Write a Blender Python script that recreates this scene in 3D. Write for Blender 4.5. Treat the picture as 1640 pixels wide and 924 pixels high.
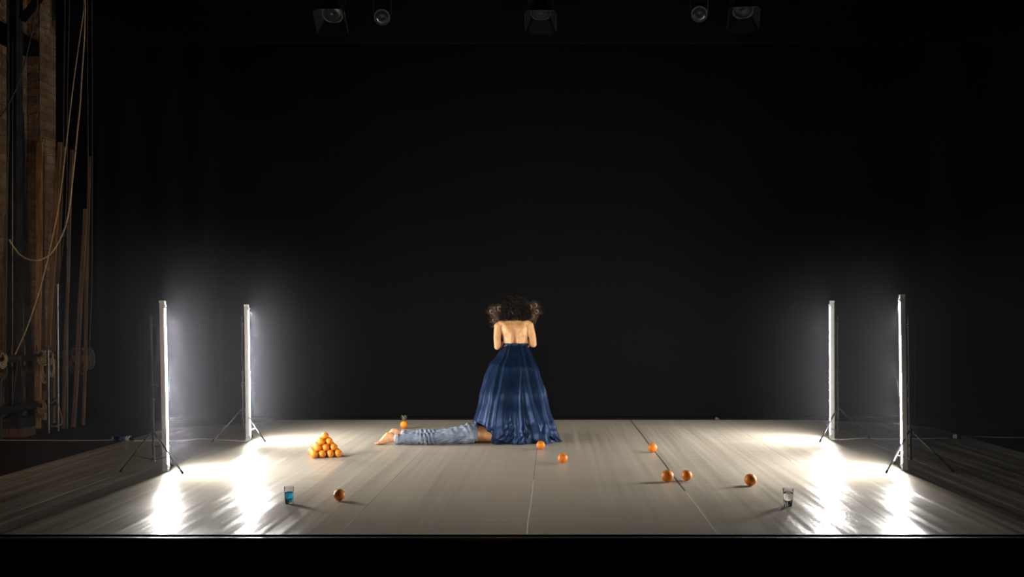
import bpy, bmesh, math, random
from mathutils import Vector, Matrix, noise
random.seed(7)
PI = math.pi
S = bpy.context.scene
C = S.collection
for o in list(bpy.data.objects): bpy.data.objects.remove(o)

# ------------------------------------------------------------------ camera, world, light, exposure
F, H, VX, VY = 1600.0, 1.34, 885.0, 510.0          # focal length in px, eye height, vanishing point
cam = bpy.data.cameras.new('camera'); co = bpy.data.objects.new('camera', cam); C.objects.link(co)
co.location = (0, 0, H); co.rotation_euler = (PI/2, 0, 0)
cam.sensor_width = 36; cam.lens = 36*F/1640
cam.shift_x = (820-VX)/1640; cam.shift_y = (VY-462)/1640
cam.clip_end = 100
S.camera = co
S.view_settings.view_transform = 'Standard'; S.view_settings.look = 'None'
S.view_settings.gamma = 1; S.view_settings.use_curve_mapping = False
S.view_settings.exposure = 0.0
S.cycles.use_denoising = True
S.cycles.volume_step_rate = 1.0; S.cycles.volume_max_steps = 256; S.cycles.max_bounces = 12; S.cycles.transmission_bounces = 12; S.cycles.glossy_bounces = 6; S.cycles.volume_bounces = 0
S.cycles.sample_clamp_indirect = 6
w = bpy.data.worlds.new('world'); S.world = w; w.use_nodes = True
w.node_tree.nodes['Background'].inputs[0].default_value = (0.5, 0.6, 1, 1)
w.node_tree.nodes['Background'].inputs[1].default_value = 0.0005
TUBE = 720.0                                          # strength of the fluorescent tubes
GLOW_HAZE = 0.0070

def lamp(name, kind, loc, target, energy, color, **k):
    l = bpy.data.lights.new(name, kind); l.energy = energy; l.color = color
    for a, v in k.items(): setattr(l, a, v)
    o = bpy.data.objects.new(name, l); C.objects.link(o); o.location = loc
    o.rotation_euler = (Vector(target)-Vector(loc)).to_track_quat('-Z', 'Y').to_euler()
    return o
# added unseen warm fills: one spot onto mid-stage, one onto the left wing
lamp('front_fill_spot', 'SPOT', (-1.5, -7, 5.5), (-.1, 11.4, .8), 4600, (1, .80, .58), spot_size=math.radians(16), spot_blend=.9, shadow_soft_size=.25)
lamp('wing_fill_spot', 'SPOT', (-1.5, 2.5, 3.2), (-6.2, 11.7, .9), 480, (1, .76, .52), spot_size=math.radians(38), spot_blend=1, shadow_soft_size=.2)

# ------------------------------------------------------------------ helpers
def at(px, py, d): return Vector(((px-VX)/F*d, d, H-(py-VY)/F*d))
def fl(px, py, z=0.0):
    d = F*(H-z)/(py-VY); return Vector(((px-VX)/F*d, d, z))

def mat(name, color, rough=.6, metal=0, spec=.5, **k):
    m = bpy.data.materials.new(name); m.use_nodes = True
    b = m.node_tree.nodes['Principled BSDF']
    b.inputs['Base Color'].default_value = (*color, 1); b.inputs['Roughness'].default_value = rough
    b.inputs['Metallic'].default_value = metal; b.inputs['Specular IOR Level'].default_value = spec
    for a, v in k.items(): b.inputs[a.replace('_', ' ')].default_value = v
    return m
def nodes(m): return m.node_tree.nodes, m.node_tree.links, m.node_tree.nodes['Principled BSDF']
def noisy(m, c1, c2, scale=8, stretch=(1,1,1), detail=5, bump=0, bscale=None, rough=None, lo=.35, hi=.65, dist=.02):
    N, L, b = nodes(m)
    tc = N.new('ShaderNodeTexCoord'); mp = N.new('ShaderNodeMapping'); mp.inputs['Scale'].default_value = stretch
    L.new(tc.outputs['Object'], mp.inputs[0])
    n = N.new('ShaderNodeTexNoise'); n.inputs['Scale'].default_value = scale; n.inputs['Detail'].default_value = detail
    L.new(mp.outputs[0], n.inputs['Vector'])
    r = N.new('ShaderNodeValToRGB'); L.new(n.outputs['Fac'], r.inputs[0])
    r.color_ramp.elements[0].position = lo; r.color_ramp.elements[1].position = hi
    r.color_ramp.elements[0].color = (*c1, 1); r.color_ramp.elements[1].color = (*c2, 1)
    L.new(r.outputs[0], b.inputs['Base Color'])
    if bump:
        n2 = N.new('ShaderNodeTexNoise'); n2.inputs['Scale'].default_value = bscale or scale*2; n2.inputs['Detail'].default_value = 4
        L.new(mp.outputs[0], n2.inputs['Vector'])
        bp = N.new('ShaderNodeBump'); bp.inputs['Strength'].default_value = bump; bp.inputs['Distance'].default_value = dist
        L.new(n2.outputs['Fac'], bp.inputs['Height']); L.new(bp.outputs[0], b.inputs['Normal'])
    if rough:
        mr = N.new('ShaderNodeMapRange'); mr.inputs['To Min'].default_value = rough[0]; mr.inputs['To Max'].default_value = rough[1]
        mr.inputs['From Min'].default_value = .3; mr.inputs['From Max'].default_value = .7
        L.new(n.outputs['Fac'], mr.inputs['Value']); L.new(mr.outputs[0], b.inputs['Roughness'])
    return m

def wpos(o):
    p = Vector()
    while o: p += o.location; o = o.parent
    return p
class G:                                             # geometry collector: build() links ONE mesh
    def __init__(s): s.v = []; s.f = []
    def add(s, v, f):
        n = len(s.v); s.v += [Vector(x) for x in v]; s.f += [tuple(i+n for i in q) for q in f]; return s
    def box(s, a, b, M=None):
        (x0,y0,z0),(x1,y1,z1) = a, b
        v = [Vector(p) for p in [(x0,y0,z0),(x1,y0,z0),(x1,y1,z0),(x0,y1,z0),(x0,y0,z1),(x1,y0,z1),(x1,y1,z1),(x0,y1,z1)]]
        if M: v = [M @ p for p in v]
        return s.add(v, [(3,2,1,0),(4,5,6,7),(0,1,5,4),(1,2,6,5),(2,3,7,6),(3,0,4,7)])
    def loft(s, secs, seg=16, caps=True):            # secs: (centre, half axis A, half axis B)
        v = []; f = []
        for c, A, B in secs:
            for i in range(seg):
                t = 2*PI*i/seg; v.append(Vector(c)+Vector(A)*math.cos(t)+Vector(B)*math.sin(t))
        for k in range(len(secs)-1):
            for i in range(seg):
                j = (i+1) % seg; f.append((k*seg+i, k*seg+j, (k+1)*seg+j, (k+1)*seg+i))
        if caps: f.append(tuple(range(seg-1, -1, -1))); f.append(tuple((len(secs)-1)*seg+i for i in range(seg)))
        return s.add(v, f)
    def tube(s, pts, rad, seg=8, caps=True, flat=1.0):
        pts = [Vector(p) for p in pts]; n = len(pts)
        if not hasattr(rad, '__len__'): rad = [rad]*n
        secs = []; up = None
        for i in range(n):
            t = (pts[min(i+1, n-1)]-pts[max(i-1, 0)]).normalized()
            if up is None: up = Vector((0,0,1)) if abs(t.z) < .9 else Vector((0,1,0))
            up = (up - t*up.dot(t)).normalized(); sd = t.cross(up)
            secs.append((pts[i], sd*rad[i], up*rad[i]*flat))
        return s.loft(secs, seg, caps)
    def ball(s, c, r, seg=16, ring=10, M=None):
        if not hasattr(r, '__len__'): r = (r, r, r)
        v = [Vector((0,0,-1))]; f = []
        for k in range(1, ring):
            a = -PI/2+PI*k/ring
            for i in range(seg): t = 2*PI*i/seg; v.append(Vector((math.cos(a)*math.cos(t), math.cos(a)*math.sin(t), math.sin(a))))
        v.append(Vector((0,0,1)))
        for i in range(seg):
            j = (i+1) % seg; f.append((0, 1+j, 1+i)); b = 1+(ring-2)*seg; f.append((b+i, b+j, len(v)-1))
            for k in range(ring-2): f.append((1+k*seg+i, 1+k*seg+j, 1+(k+1)*seg+j, 1+(k+1)*seg+i))
        v = [Vector((p.x*r[0], p.y*r[1], p.z*r[2])) for p in v]
        if M: v = [M @ p for p in v]
        return s.add([p+Vector(c) for p in v], f)
    def lathe(s, prof, c=(0,0,0), seg=32, closed=False):
        v = []; f = []; n = len(prof)
        for r, z in prof:
            for i in range(seg): t = 2*PI*i/seg; v.append(Vector(c)+Vector((r*math.cos(t), r*math.sin(t), z)))
        for k in range(n if closed else n-1):
            k2 = (k+1) % n
            for i in range(seg): j = (i+1) % seg; f.append((k*seg+i, k*seg+j, k2*seg+j, k2*seg+i))
        if not closed: f.append(tuple(range(seg-1, -1, -1))); f.append(tuple((n-1)*seg+i for i in range(seg)))
        return s.add(v, f)
    def build(s, name, m, parent=None, smooth=True, origin=None, bevel=0):
        me = bpy.data.meshes.new(name); off = Vector(origin) if origin is not None else (wpos(parent) if parent else Vector())
        me.from_pydata([p-off for p in s.v], [], s.f); me.update()
        bm = bmesh.new(); bm.from_mesh(me); bmesh.ops.recalc_face_normals(bm, faces=bm.faces); bm.to_mesh(me); bm.free()
        if m: me.materials.append(m)
        o = bpy.data.objects.new(name, me); C.objects.link(o)
        if parent: o.parent = parent
        else: o.location = off
        if parent and origin is not None: o.location = off-wpos(parent)
        if smooth:
            for p in me.polygons: p.use_smooth = True
            me.set_sharp_from_angle(angle=math.radians(40)) if hasattr(me, 'set_sharp_from_angle') else None
        if bevel:
            b = o.modifiers.new('b', 'BEVEL'); b.width = bevel; b.segments = 2; b.limit_method = 'ANGLE'
        return o
WM = {}
def thing(name, label, cat, loc=(0,0,0), group=None):
    o = bpy.data.objects.new(name, None); C.objects.link(o); o.location = loc; o.empty_display_size = .1
    o.matrix_world = Matrix.Translation(loc)
    o['label'] = label; o['category'] = cat
    if group: o['group'] = group
    return o
def tag(o, label, cat, group=None, kind=None):
    o['label'] = label; o['category'] = cat
    if group: o['group'] = group
    if kind: o['kind'] = kind
    return o
def struct(o, label=None):
    o['kind'] = 'structure'
    if label: o['label'] = label
    return o
def fuse(g, name, m, parent, voxel=.008, it=6, warp=None, fac=.5):    # union of overlapping shapes as one smooth skin
    t = g.build('tmp', None, origin=(0,0,0)); r = t.modifiers.new('r', 'REMESH'); r.mode = 'VOXEL'; r.voxel_size = voxel; r.use_smooth_shade = True
    sm = t.modifiers.new('s', 'SMOOTH'); sm.iterations = it; sm.factor = fac
    dg = bpy.context.evaluated_depsgraph_get(); me = bpy.data.meshes.new_from_object(t.evaluated_get(dg))
    bpy.data.objects.remove(t)
    if warp:
        nrm = [v.normal.copy() for v in me.vertices]
        for v, n in zip(me.vertices, nrm): v.co = warp(v.co.copy(), n)
    off = wpos(parent)
    for v in me.vertices: v.co -= off
    me.name = name; me.materials.clear(); me.materials.append(m)
    for p in me.polygons: p.use_smooth = True; p.material_index = 0
    me.update()
    o = bpy.data.objects.new(name, me); C.objects.link(o); o.parent = parent; return o
def lerp(a, b, t): return a+(b-a)*t
def table(tb, x):                                     # piecewise-linear lookup
    if x <= tb[0][0]: return tb[0][1]
    for (a, u), (b, w_) in zip(tb, tb[1:]):
        if x <= b: k = (x-a)/(b-a); k = k*k*(3-2*k)*.4+k*.6; return u+(w_-u)*k
    return tb[-1][1]
def spline(P, n=8):                                   # Catmull-Rom through points
    P = [Vector(p) for p in P]; Q = [P[0]*2-P[1]]+P+[P[-1]*2-P[-2]]; out = []
    for i in range(1, len(Q)-2):
        a, b, c, d = Q[i-1:i+3]
        for k in range(n):
            t = k/n; out.append(.5*((2*b)+(c-a)*t+(2*a-5*b+4*c-d)*t*t+(3*b-a-3*c+d)*t**3))
    out.append(P[-1]); return out

# ------------------------------------------------------------------ materials
m_vinyl = noisy(mat('grey_vinyl', (.2,.19,.17), .3, spec=.11), (.365,.325,.264), (.435,.392,.325), scale=4.2, stretch=(.3,3.6,1), detail=9, rough=(.28,.33))
def ripples(m):                                       # lengthwise undulation of the rolled-out vinyl
    N, L, b = nodes(m)
    tc = N.new('ShaderNodeTexCoord'); mp = N.new('ShaderNodeMapping'); mp.inputs['Scale'].default_value = (2.4, .08, 0); L.new(tc.outputs['Object'], mp.inputs[0])
    n = N.new('ShaderNodeTexNoise'); n.inputs['Scale'].default_value = 1.0; n.inputs['Detail'].default_value = 3; L.new(mp.outputs[0], n.inputs['Vector'])
    m2 = N.new('ShaderNodeMapping'); m2.inputs['Scale'].default_value = (.5, 4.0, 0); L.new(tc.outputs['Object'], m2.inputs[0])
    k = N.new('ShaderNodeTexNoise'); k.inputs['Scale'].default_value = 2.0; k.inputs['Detail'].default_value = 5; L.new(m2.outputs[0], k.inputs['Vector'])
    b1 = N.new('ShaderNodeBump'); b1.inputs['Strength'].default_value = 1; b1.inputs['Distance'].default_value = .045; L.new(n.outputs['Fac'], b1.inputs['Height'])
    b2 = N.new('ShaderNodeBump'); b2.inputs['Strength'].default_value = 1; b2.inputs['Distance'].default_value = .00005; L.new(k.outputs['Fac'], b2.inputs['Height'])
    L.new(b1.outputs[0], b2.inputs['Normal']); L.new(b2.outputs[0], b.inputs['Normal'])
ripples(m_vinyl)
m_seam = mat('seam_tape', (.66,.62,.55), .22)
m_gap = mat('seam_gap', (.05,.045,.04), .5)
m_boards = noisy(mat('black_stage_boards', (.02,.017,.014), .55, spec=.3), (.006,.005,.004), (.016,.012,.010), scale=3, stretch=(.3,6,1), rough=(.45,.7))
m_black = noisy(mat('black_drape', (.005,.005,.005), 1, spec=0), (.0030,.0030,.0033), (.0042,.0042,.0046), scale=60)
m_blackpaint = mat('black_paint', (.003,.003,.003), .9, spec=.02)
m_nosing = mat('dark_metal_nosing', (.22,.21,.20), .32, metal=.8)
m_white = mat('white_enamel', (.55,.54,.52), .35)
m_cap = mat('white_lampholder', (.65,.65,.65), .4)
m_stand = mat('black_anodised', (.035,.035,.035), .32, metal=.4)
m_chrome = mat('bright_steel', (.6,.6,.6), .25, metal=1)
m_dull = mat('dull_steel', (.16,.16,.17), .35, metal=1)
m_cable = mat('white_cable', (.62,.60,.56), .5)
m_blue = mat('blue_plug', (.03,.13,.45), .4)
m_glass = mat('clear_glass', (1,1,1), .02, Transmission_Weight=1.0, IOR=1.45)
m_water = mat('clear_water', (1,1,1), .0, Transmission_Weight=1.0, IOR=1.33)
m_bluewater = mat('blue_drink', (.02,.42,.75), .0, Transmission_Weight=1.0, IOR=1.33)
m_rope = noisy(mat('hemp_rope', (.25,.17,.1), .9), (.24,.16,.09), (.42,.30,.18), scale=60)
m_ropedark = noisy(mat('old_rope', (.05,.035,.025), .9), (.03,.022,.016), (.08,.055,.035), scale=60)
m_wood = noisy(mat('pine_batten', (.3,.17,.08), .7), (.17,.085,.036), (.34,.19,.085), scale=5, stretch=(6,6,.5))
m_wood2 = noisy(mat('dark_batten', (.1,.05,.03), .7), (.06,.032,.018), (.15,.082,.042), scale=5, stretch=(6,6,.5))
m_steel = noisy(mat('dark_steel', (.03,.032,.036), .45, metal=.3), (.012,.013,.016), (.04,.042,.048), scale=8)
m_skin = noisy(mat('skin', (.62,.36,.21), .5, spec=.35, Subsurface_Weight=.12, Subsurface_Scale=.02), (.52,.275,.122), (.62,.355,.17), scale=14, bump=.05)
m_skin2 = noisy(mat('skin_feet', (.6,.33,.2), .5, spec=.35, Subsurface_Weight=.1, Subsurface_Scale=.02), (.54,.27,.135), (.62,.34,.19), scale=20, bump=.05)
m_hair = noisy(mat('dark_brown_hair', (.02,.012,.008), .6, spec=.2), (.002,.0014,.001), (.014,.008,.005), scale=18)
m_satin = noisy(mat('navy_satin', (.012,.04,.13), .42, metal=.5, spec=.25, Sheen_Weight=.0, Sheen_Roughness=.4), (.0036,.0140,.046), (.0066,.0225,.068), scale=30, bump=.12, bscale=22, dist=.006)
m_satin.node_tree.nodes['Principled BSDF'].inputs['Sheen Tint'].default_value = (.35,.55,1,1)
m_denim = noisy(mat('faded_denim', (.16,.2,.28), .9), (.085,.115,.175), (.24,.285,.37), scale=9, bump=.3, bscale=60, dist=.01, detail=7)
m_denimcuff = noisy(mat('denim_underside', (.3,.33,.38), .9), (.24,.28,.33), (.36,.39,.43), scale=30)
m_leaf = noisy(mat('dark_crown_leaf', (.03,.035,.02), .6), (.07,.06,.035), (.20,.18,.11), scale=40)
m_barb = noisy(mat('bronze_barbs', (.10,.065,.035), .6), (.025,.016,.008), (.09,.055,.026), scale=30)
m_quill = mat('pale_quill', (.45,.33,.2), .5)
m_eye1 = mat('bronze_eye', (.25,.13,.05), .4); m_eye2 = mat('blue_eye', (.02,.05,.13), .35); m_eye3 = mat('dark_eye', (.004,.005,.02), .4)
m_lens = mat('lantern_lens', (.012,.012,.014), .08)
m_lantern = mat('lantern_black', (.008,.008,.009), .5, spec=.3)
def m_orange_():
    m = noisy(mat('orange_peel', (.9,.33,.02), .42, spec=.45, Subsurface_Weight=.08, Subsurface_Scale=.01), (.60,.155,.004), (.72,.23,.010), scale=14, bump=.35, bscale=260, dist=.0012, detail=2)
    return m
m_orange = m_orange_()
m_button = mat('stem_button', (.14,.12,.04), .7)
m_tube = bpy.data.materials.new('fluorescent_tube'); m_tube.use_nodes = True
N = m_tube.node_tree.nodes; N.clear(); e = N.new('ShaderNodeEmission'); e.inputs[0].default_value = (1, .97, .915, 1); e.inputs[1].default_value = TUBE
mo = N.new('ShaderNodeOutputMaterial'); m_tube.node_tree.links.new(e.outputs[0], mo.inputs[0])
m_brick = mat('old_brick', (.3,.16,.1), .9)
def setup_brick():
    N, L, b = nodes(m_brick)
    tc = N.new('ShaderNodeTexCoord'); sx = N.new('ShaderNodeSeparateXYZ'); L.new(tc.outputs['Object'], sx.inputs[0])
    ad = N.new('ShaderNodeMath'); L.new(sx.outputs[0], ad.inputs[0]); L.new(sx.outputs[1], ad.inputs[1])
    nw = N.new('ShaderNodeTexNoise'); nw.inputs['Scale'].default_value = 3; L.new(tc.outputs['Object'], nw.inputs['Vector'])
    ms = N.new('ShaderNodeMath'); ms.operation = 'MULTIPLY_ADD'; ms.inputs[1].default_value = .13; L.new(nw.outputs['Fac'], ms.inputs[0]); L.new(sx.outputs[2], ms.inputs[2])
    cx = N.new('ShaderNodeCombineXYZ'); L.new(ad.outputs[0], cx.inputs[0]); L.new(ms.outputs[0], cx.inputs[1])
    br = N.new('ShaderNodeTexBrick'); L.new(cx.outputs[0], br.inputs[0]); br.inputs['Scale'].default_value = 1
    br.inputs['Brick Width'].default_value = .29; br.inputs['Row Height'].default_value = .10; br.inputs['Mortar Size'].default_value = .014; br.inputs['Mortar Smooth'].default_value = .4
    br.inputs['Color1'].default_value = (.20,.10,.044,1); br.inputs['Color2'].default_value = (.09,.048,.024,1); br.inputs['Mortar'].default_value = (.12,.085,.05,1)
    n2 = N.new('ShaderNodeTexNoise'); n2.inputs['Scale'].default_value = 2.3; n2.inputs['Detail'].default_value = 8; L.new(tc.outputs['Object'], n2.inputs['Vector'])
    r = N.new('ShaderNodeValToRGB'); r.color_ramp.elements[0].position = .54; r.color_ramp.elements[1].position = .72; L.new(n2.outputs['Fac'], r.inputs[0])
    mx = N.new('ShaderNodeMixRGB'); mx.inputs[2].default_value = (.24,.18,.115,1); L.new(r.outputs[0], mx.inputs[0]); L.new(br.outputs[0], mx.inputs[1]); L.new(mx.outputs[0], b.inputs['Base Color'])
    n3 = N.new('ShaderNodeTexNoise'); n3.inputs['Scale'].default_value = 14; n3.inputs['Detail'].default_value = 6; L.new(tc.outputs['Object'], n3.inputs['Vector'])
    sb = N.new('ShaderNodeMath'); sb.operation = 'SUBTRACT'; L.new(n3.outputs['Fac'], sb.inputs[0]); L.new(br.outputs['Fac'], sb.inputs[1])
    bp = N.new('ShaderNodeBump'); bp.inputs['Strength'].default_value = 1; bp.inputs['Distance'].default_value = .03; L.new(sb.outputs[0], bp.inputs['Height']); L.new(bp.outputs[0], b.inputs['Normal'])
setup_brick()

# ------------------------------------------------------------------ the setting
FRONT = fl(820, 856).y; BACK = fl(820, 672.5).y
DZ = -.008                                            # top of the black stage boards under the dance floor
struct(G().box((-9, FRONT-.06, -.12), (9, 15.2, DZ)).build('floor', m_boards, smooth=False), 'black painted wooden stage floor')
struct(G().box((-9, FRONT-.02, -1.1), (9, FRONT+.05, -.12)).build('wall_front', m_blackpaint, smooth=False), 'black front of the raised stage')
struct(G().box((-9, .5, -1.2), (9, FRONT, -1.1)).build('floor_house', m_blackpaint, smooth=False), 'dark auditorium floor below the stage')
struct(G().box((-9, 15, -.1), (9, 15.2, 8)).build('wall_back', m_blackpaint, smooth=False), 'black back wall of the stage')
struct(G().box((8.8, .5, -1.1), (9, 15, 8)).build('wall_right', m_blackpaint, smooth=False), 'black right wall of the stage')
struct(G().box((-9, .5, 8), (9, 15.2, 8.2)).build('ceiling', m_blackpaint, smooth=False), 'black ceiling above the stage')
wl = G(); wl.box((-6.9, FRONT, DZ), (-6.6, 12.95, 8)); wl.box((-6.6, 12.55, DZ), (-6.44, 12.95, 8))
struct(wl.build('wall_left', m_brick, smooth=False), 'old brick wall with a projecting pier at the left of the stage')
struct(G().box((-9, 9.9, 5.6), (-4.9, 13.2, 5.75)).build('trim_2', m_blackpaint, smooth=False), 'dark fly gallery over the left wing')
# front nosing
nz = G(); nz.tube([(x*.5-9, FRONT-.075, -.018) for x in range(37)], .009, 8); nz.box((-9, FRONT-.072, -.03), (9, FRONT-.058, -.006))
struct(nz.build('trim_1', m_nosing), 'thin metal nosing along the stage front edge')

# dance floor of taped vinyl strips
dfl = thing('dance_floor', 'large grey vinyl dance floor of taped lengthwise strips covering the stage', 'dance floor', (0, FRONT, 0))
xs = [-4.69, -3.74, -2.55, -1.327, -.16, 1.03, 2.245, 3.43, 4.69]
for k in range(8):
    a, b = xs[k]+.0016, xs[k+1]-.0016; g = G(); t0, t1 = DZ, 0.0
    if k == 0:   ring = [(a, FRONT+.0), (b, FRONT), (b, BACK-.02), (b-.10, BACK-.62), (b-.45, BACK-.85), (a, BACK-1.5)]
    elif k == 7: ring = [(a, FRONT), (b, FRONT), (b, BACK-.9), (b-.5, BACK-.35), (a, BACK-.01)]
    else:        ring = [(a, FRONT), (b, FRONT), (b, BACK), (a, BACK)]
    if k == 0: ring = [(-4.69, FRONT), (b, FRONT), (b, BACK), (b-.03, BACK-.35), (b-.42, BACK-.62), (-4.69, BACK-.95)]
    n = len(ring); g.add([(x, y, t0) for x, y in ring]+[(x, y, t1) for x, y in ring], [tuple(range(n-1,-1,-1)), tuple(range(n,2*n))]+[(i, (i+1)%n, n+(i+1)%n, n+i) for i in range(n)])
    g.build('vinyl_strip', m_vinyl, dfl, smooth=False)
for k, (i, y0, y1, dark) in enumerate([(2, FRONT, 9.6, 0), (3, FRONT, 6.75, 0), (4, FRONT, 8.3, 0), (5, FRONT, 7.75, 0), (6, FRONT, 9.4, 0), (5, 7.75, BACK, 1), (1, 7.0, 8.4, 0), (7, 8.95, 9.4, 0)]):
    x = xs[i]; tp = G(); wd = .016 if i in (2, 6) else .0065
    ys = [lerp(y0, y1, j/29) for j in range(30)]
    v = []; f = []
    for j, y in enumerate(ys):
        dx = .0025*math.sin(y*3+i); v += [(x-wd+dx, y, .0006), (x+wd+dx, y, .0006), (x+wd+dx, y, -.004), (x-wd+dx, y, -.004)]
        if j:
            p = (j-1)*4; q = j*4; f += [(p, p+1, q+1, q), (p+1, p+2, q+2, q+1), (p+3, p, q, q+3)]
    tp.add(v, f).build('seam_tape', m_gap if dark else m_seam, dfl)

# black drapes
def drape(name, x0, x1, y, z0, z1, label, cat='curtain', amp=.06, wl_=.55, yaw=0, group=None, n=240):
    v = []; f = []; rows = [z0, z0+.03, lerp(z0, z1, .5), z1]; L = x1-x0
    for r, z in enumerate(rows):
        for i in range(n+1):
            u = i/n; s = u*L
            o = amp*(math.sin(2*PI*s/wl_+1.4*noise.noise((s*.9, r*.25, y)))*.6+.8*noise.noise((s*1.7, r*.3, 3.1*y)))
            p = Vector((x0+s*math.cos(yaw), y+s*math.sin(yaw)+o, z)); v.append(p)
    for r in range(3):
        for i in range(n): a = r*(n+1)+i; f.append((a, a+1, a+n+2, a+n+1))
    o = G().add(v, f).build(name, m_black, origin=(x0, y, z0))
    sd = o.modifiers.new('s', 'SOLIDIFY'); sd.thickness = .006
    return tag(o, label, cat, group)
drape('back_curtain', at(326,500,13.6).x, 7.2, BACK+.35, DZ+.004, 7.6, 'wide black backdrop curtain hanging behind the dance floor', amp=.03, wl_=1.3)
drape('leg_curtain', at(150,500,13.15).x, at(330,500,13.0).x+.05, 13.25, DZ+.004, 7.6, 'black leg curtain at the left, beside the ropes and planks', amp=.05, wl_=.5)
drape('leg_curtain', at(1480,500,12.6).x, 8.6, 12.9, DZ+.004, 7.6, 'black leg curtain at the right, behind the cable connector', amp=.05, wl_=.8)
drape('border_curtain', -6.2, 7.0, 12.75, 1.34+440/F*12.75, 7.7, 'black border curtain hanging across the top behind the lanterns', amp=.012, wl_=1.5)

# step in front of the stage
st = thing('step_block', 'black wooden step block standing against the stage front', 'step', (at(835,900,5.6).x, FRONT-.35, -1.1))
xa, xb = at(752, 912, 5.75).x, at(917, 912, 5.75).x
G().box((xa, FRONT-.55, -.29), (xb, FRONT-.08, -.26)).build('tread', m_boards, st, smooth=False, bevel=.004)
G().box((xa+.01, FRONT-.53, -1.1), (xa+.04, FRONT-.1, -.29)).build('side_panel', m_blackpaint, st, smooth=False)
G().box((xb-.04, FRONT-.53, -1.1), (xb-.01, FRONT-.1, -.29)).build('side_panel', m_blackpaint, st, smooth=False)
G().box((xa+.04, FRONT-.52, -1.1), (xb-.04, FRONT-.50, -.29)).build('front_panel', m_blackpaint, st, smooth=False)

# ------------------------------------------------------------------ tube lights on tripods
def tube_light(base, top, pole, feet, collar_z, label, side, yawdeg):
    B = fl(*base); P = fl(*pole); d = B.y
    t = thing('tube_light', label, 'light', (P.x, P.y, 0), 'upright fluorescent tubes on tripods')
    Lh = 1.515
    tp = at(top[0], top[1], d)
    ax = (Vector((tp.x, d, H-(top[1]-VY)/F*d))-B); Lh = ax.length; zx = ax.normalized()
    inn = Matrix.Rotation(math.radians(yawdeg), 3, 'Z') @ Vector((side, 0, 0)); inn = (inn-zx*inn.dot(zx)).normalized(); sd = zx.cross(inn)
    M = Matrix(((inn.x, sd.x, zx.x, B.x), (inn.y, sd.y, zx.y, B.y), (inn.z, sd.z, zx.z, 0.006), (0,0,0,1)))
    Lt = Lh-.006
    # housing: channel section
    hs = G().add([M @ Vector(p) for z in (0, Lt) for p in ((-.014,-.020,z),(.030,-.031,z),(.030,-.0288,z),(-.003,-.017,z),(-.003,.017,z),(.030,.0288,z),(.030,.031,z),(-.014,.020,z))], [(0,1,2,3),(0,3,4,7),(4,5,6,7),(11,10,9,8),(15,12,11,8),(15,14,13,12)]+[(i,(i+1)%8,(i+1)%8+8,i+8) for i in range(8)]).build('housing', m_white, t, smooth=False)
    G().box((-.016, -.028, 0), (.024, .028, .018), M).build('end_cap', m_cap, hs, smooth=False)
    G().box((-.016, -.028, Lt-.018), (.024, .028, Lt+.003), M).build('end_cap', m_cap, hs, smooth=False, bevel=.003)
    for z in (.03, Lt-.055):
        g = G().box((.006, -.012, z), (.042, .012, z+.022), M); g.build('lampholder', m_cap, t, smooth=False, bevel=.003)
    G().tube([M @ Vector((.018, 0, z)) for z in (.052, .4, .8, 1.1, Lt-.055)], .0165, 12).build('fluorescent_tube', m_tube, t)
    for z0, z1 in ((.046, .062), (Lt-.068, Lt-.05)):
        G().tube([M @ Vector((.018, 0, z0)), M @ Vector((.018, 0, z1))], .0170, 12).build('tube_end', m_chrome, t)
    # stand
    PT = Vector((P.x+zx.x*1.35, P.y+zx.y*1.35, 1.37)); pd = (PT-Vector((P.x, P.y, 0))).normalized()
    q = lambda z: Vector((P.x, P.y, 0))+pd*z
    G().tube([q(.10), q(.62)], .0125, 10).build('pole', m_stand, t)
    G().tube([q(.60), q(1.37)], .0085, 10).build('upper_pole', m_stand, t)
    for z in (.62, collar_z, .105):
        G().tube([q(z-.018), q(z+.018)], .019, 10).build('collar', m_stand, t)
    for z in (.22, .75, 1.28):
        a = q(z); b = B+zx*z-inn*.03; G().tube([a, b], .007, 6).tube([a-pd*.012, a+pd*.012], .016, 8).build('clamp', m_stand, t)
    for fx in feet:
        Fp = fl(*fx); Fp.z = .010; hub = q(collar_z); dr = (Vector((Fp.x, Fp.y, 0))-Vector((P.x, P.y, 0))).normalized()
        s = hub+dr*.022; lg = G().tube([s, Fp], .0078, 8).build('leg', m_stand, t)
        G().tube([Fp+(s-Fp).normalized()*.03, Fp], .0098, 8).build('rubber_foot', m_blackpaint, lg)
        G().ball(s, .010, 8, 6).build('rivet', m_chrome, lg)
        mid = s+(Fp-s)*.57; hb = q(.105)+dr*.018
        G().tube([hb, mid], .0055, 6, flat=.6).build('brace', m_stand, t)
    return t, B
TL = []
TL.append(tube_light((264,755.5), (258.5,482), (246.5,755), [(192,758),(293,760),(276,748)], .335, 'upright white tube light at the far left, nearer the stage front, leaning slightly', 1, 7))
TL.append(tube_light((396.5,706.5), (393.5,488), (390,706), [(340,709),(425,709),(404,701.5)], .34, 'upright white tube light on the left, farther back near the backdrop', 1, 7))
TL.append(tube_light((1334,705), (1333.5,482), (1342,704.5), [(1313,709),(1394,703.5),(1329,700)], .345, 'upright white tube light on the right, farther back near the backdrop', -1, -7))
TL.append(tube_light((1450,753.5), (1446,472), (1458.5,752.5), [(1419,759),(1528,758),(1432,744.5)], .34, 'upright white tube light at the far right, nearest the stage front edge', -1, -7))

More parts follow.
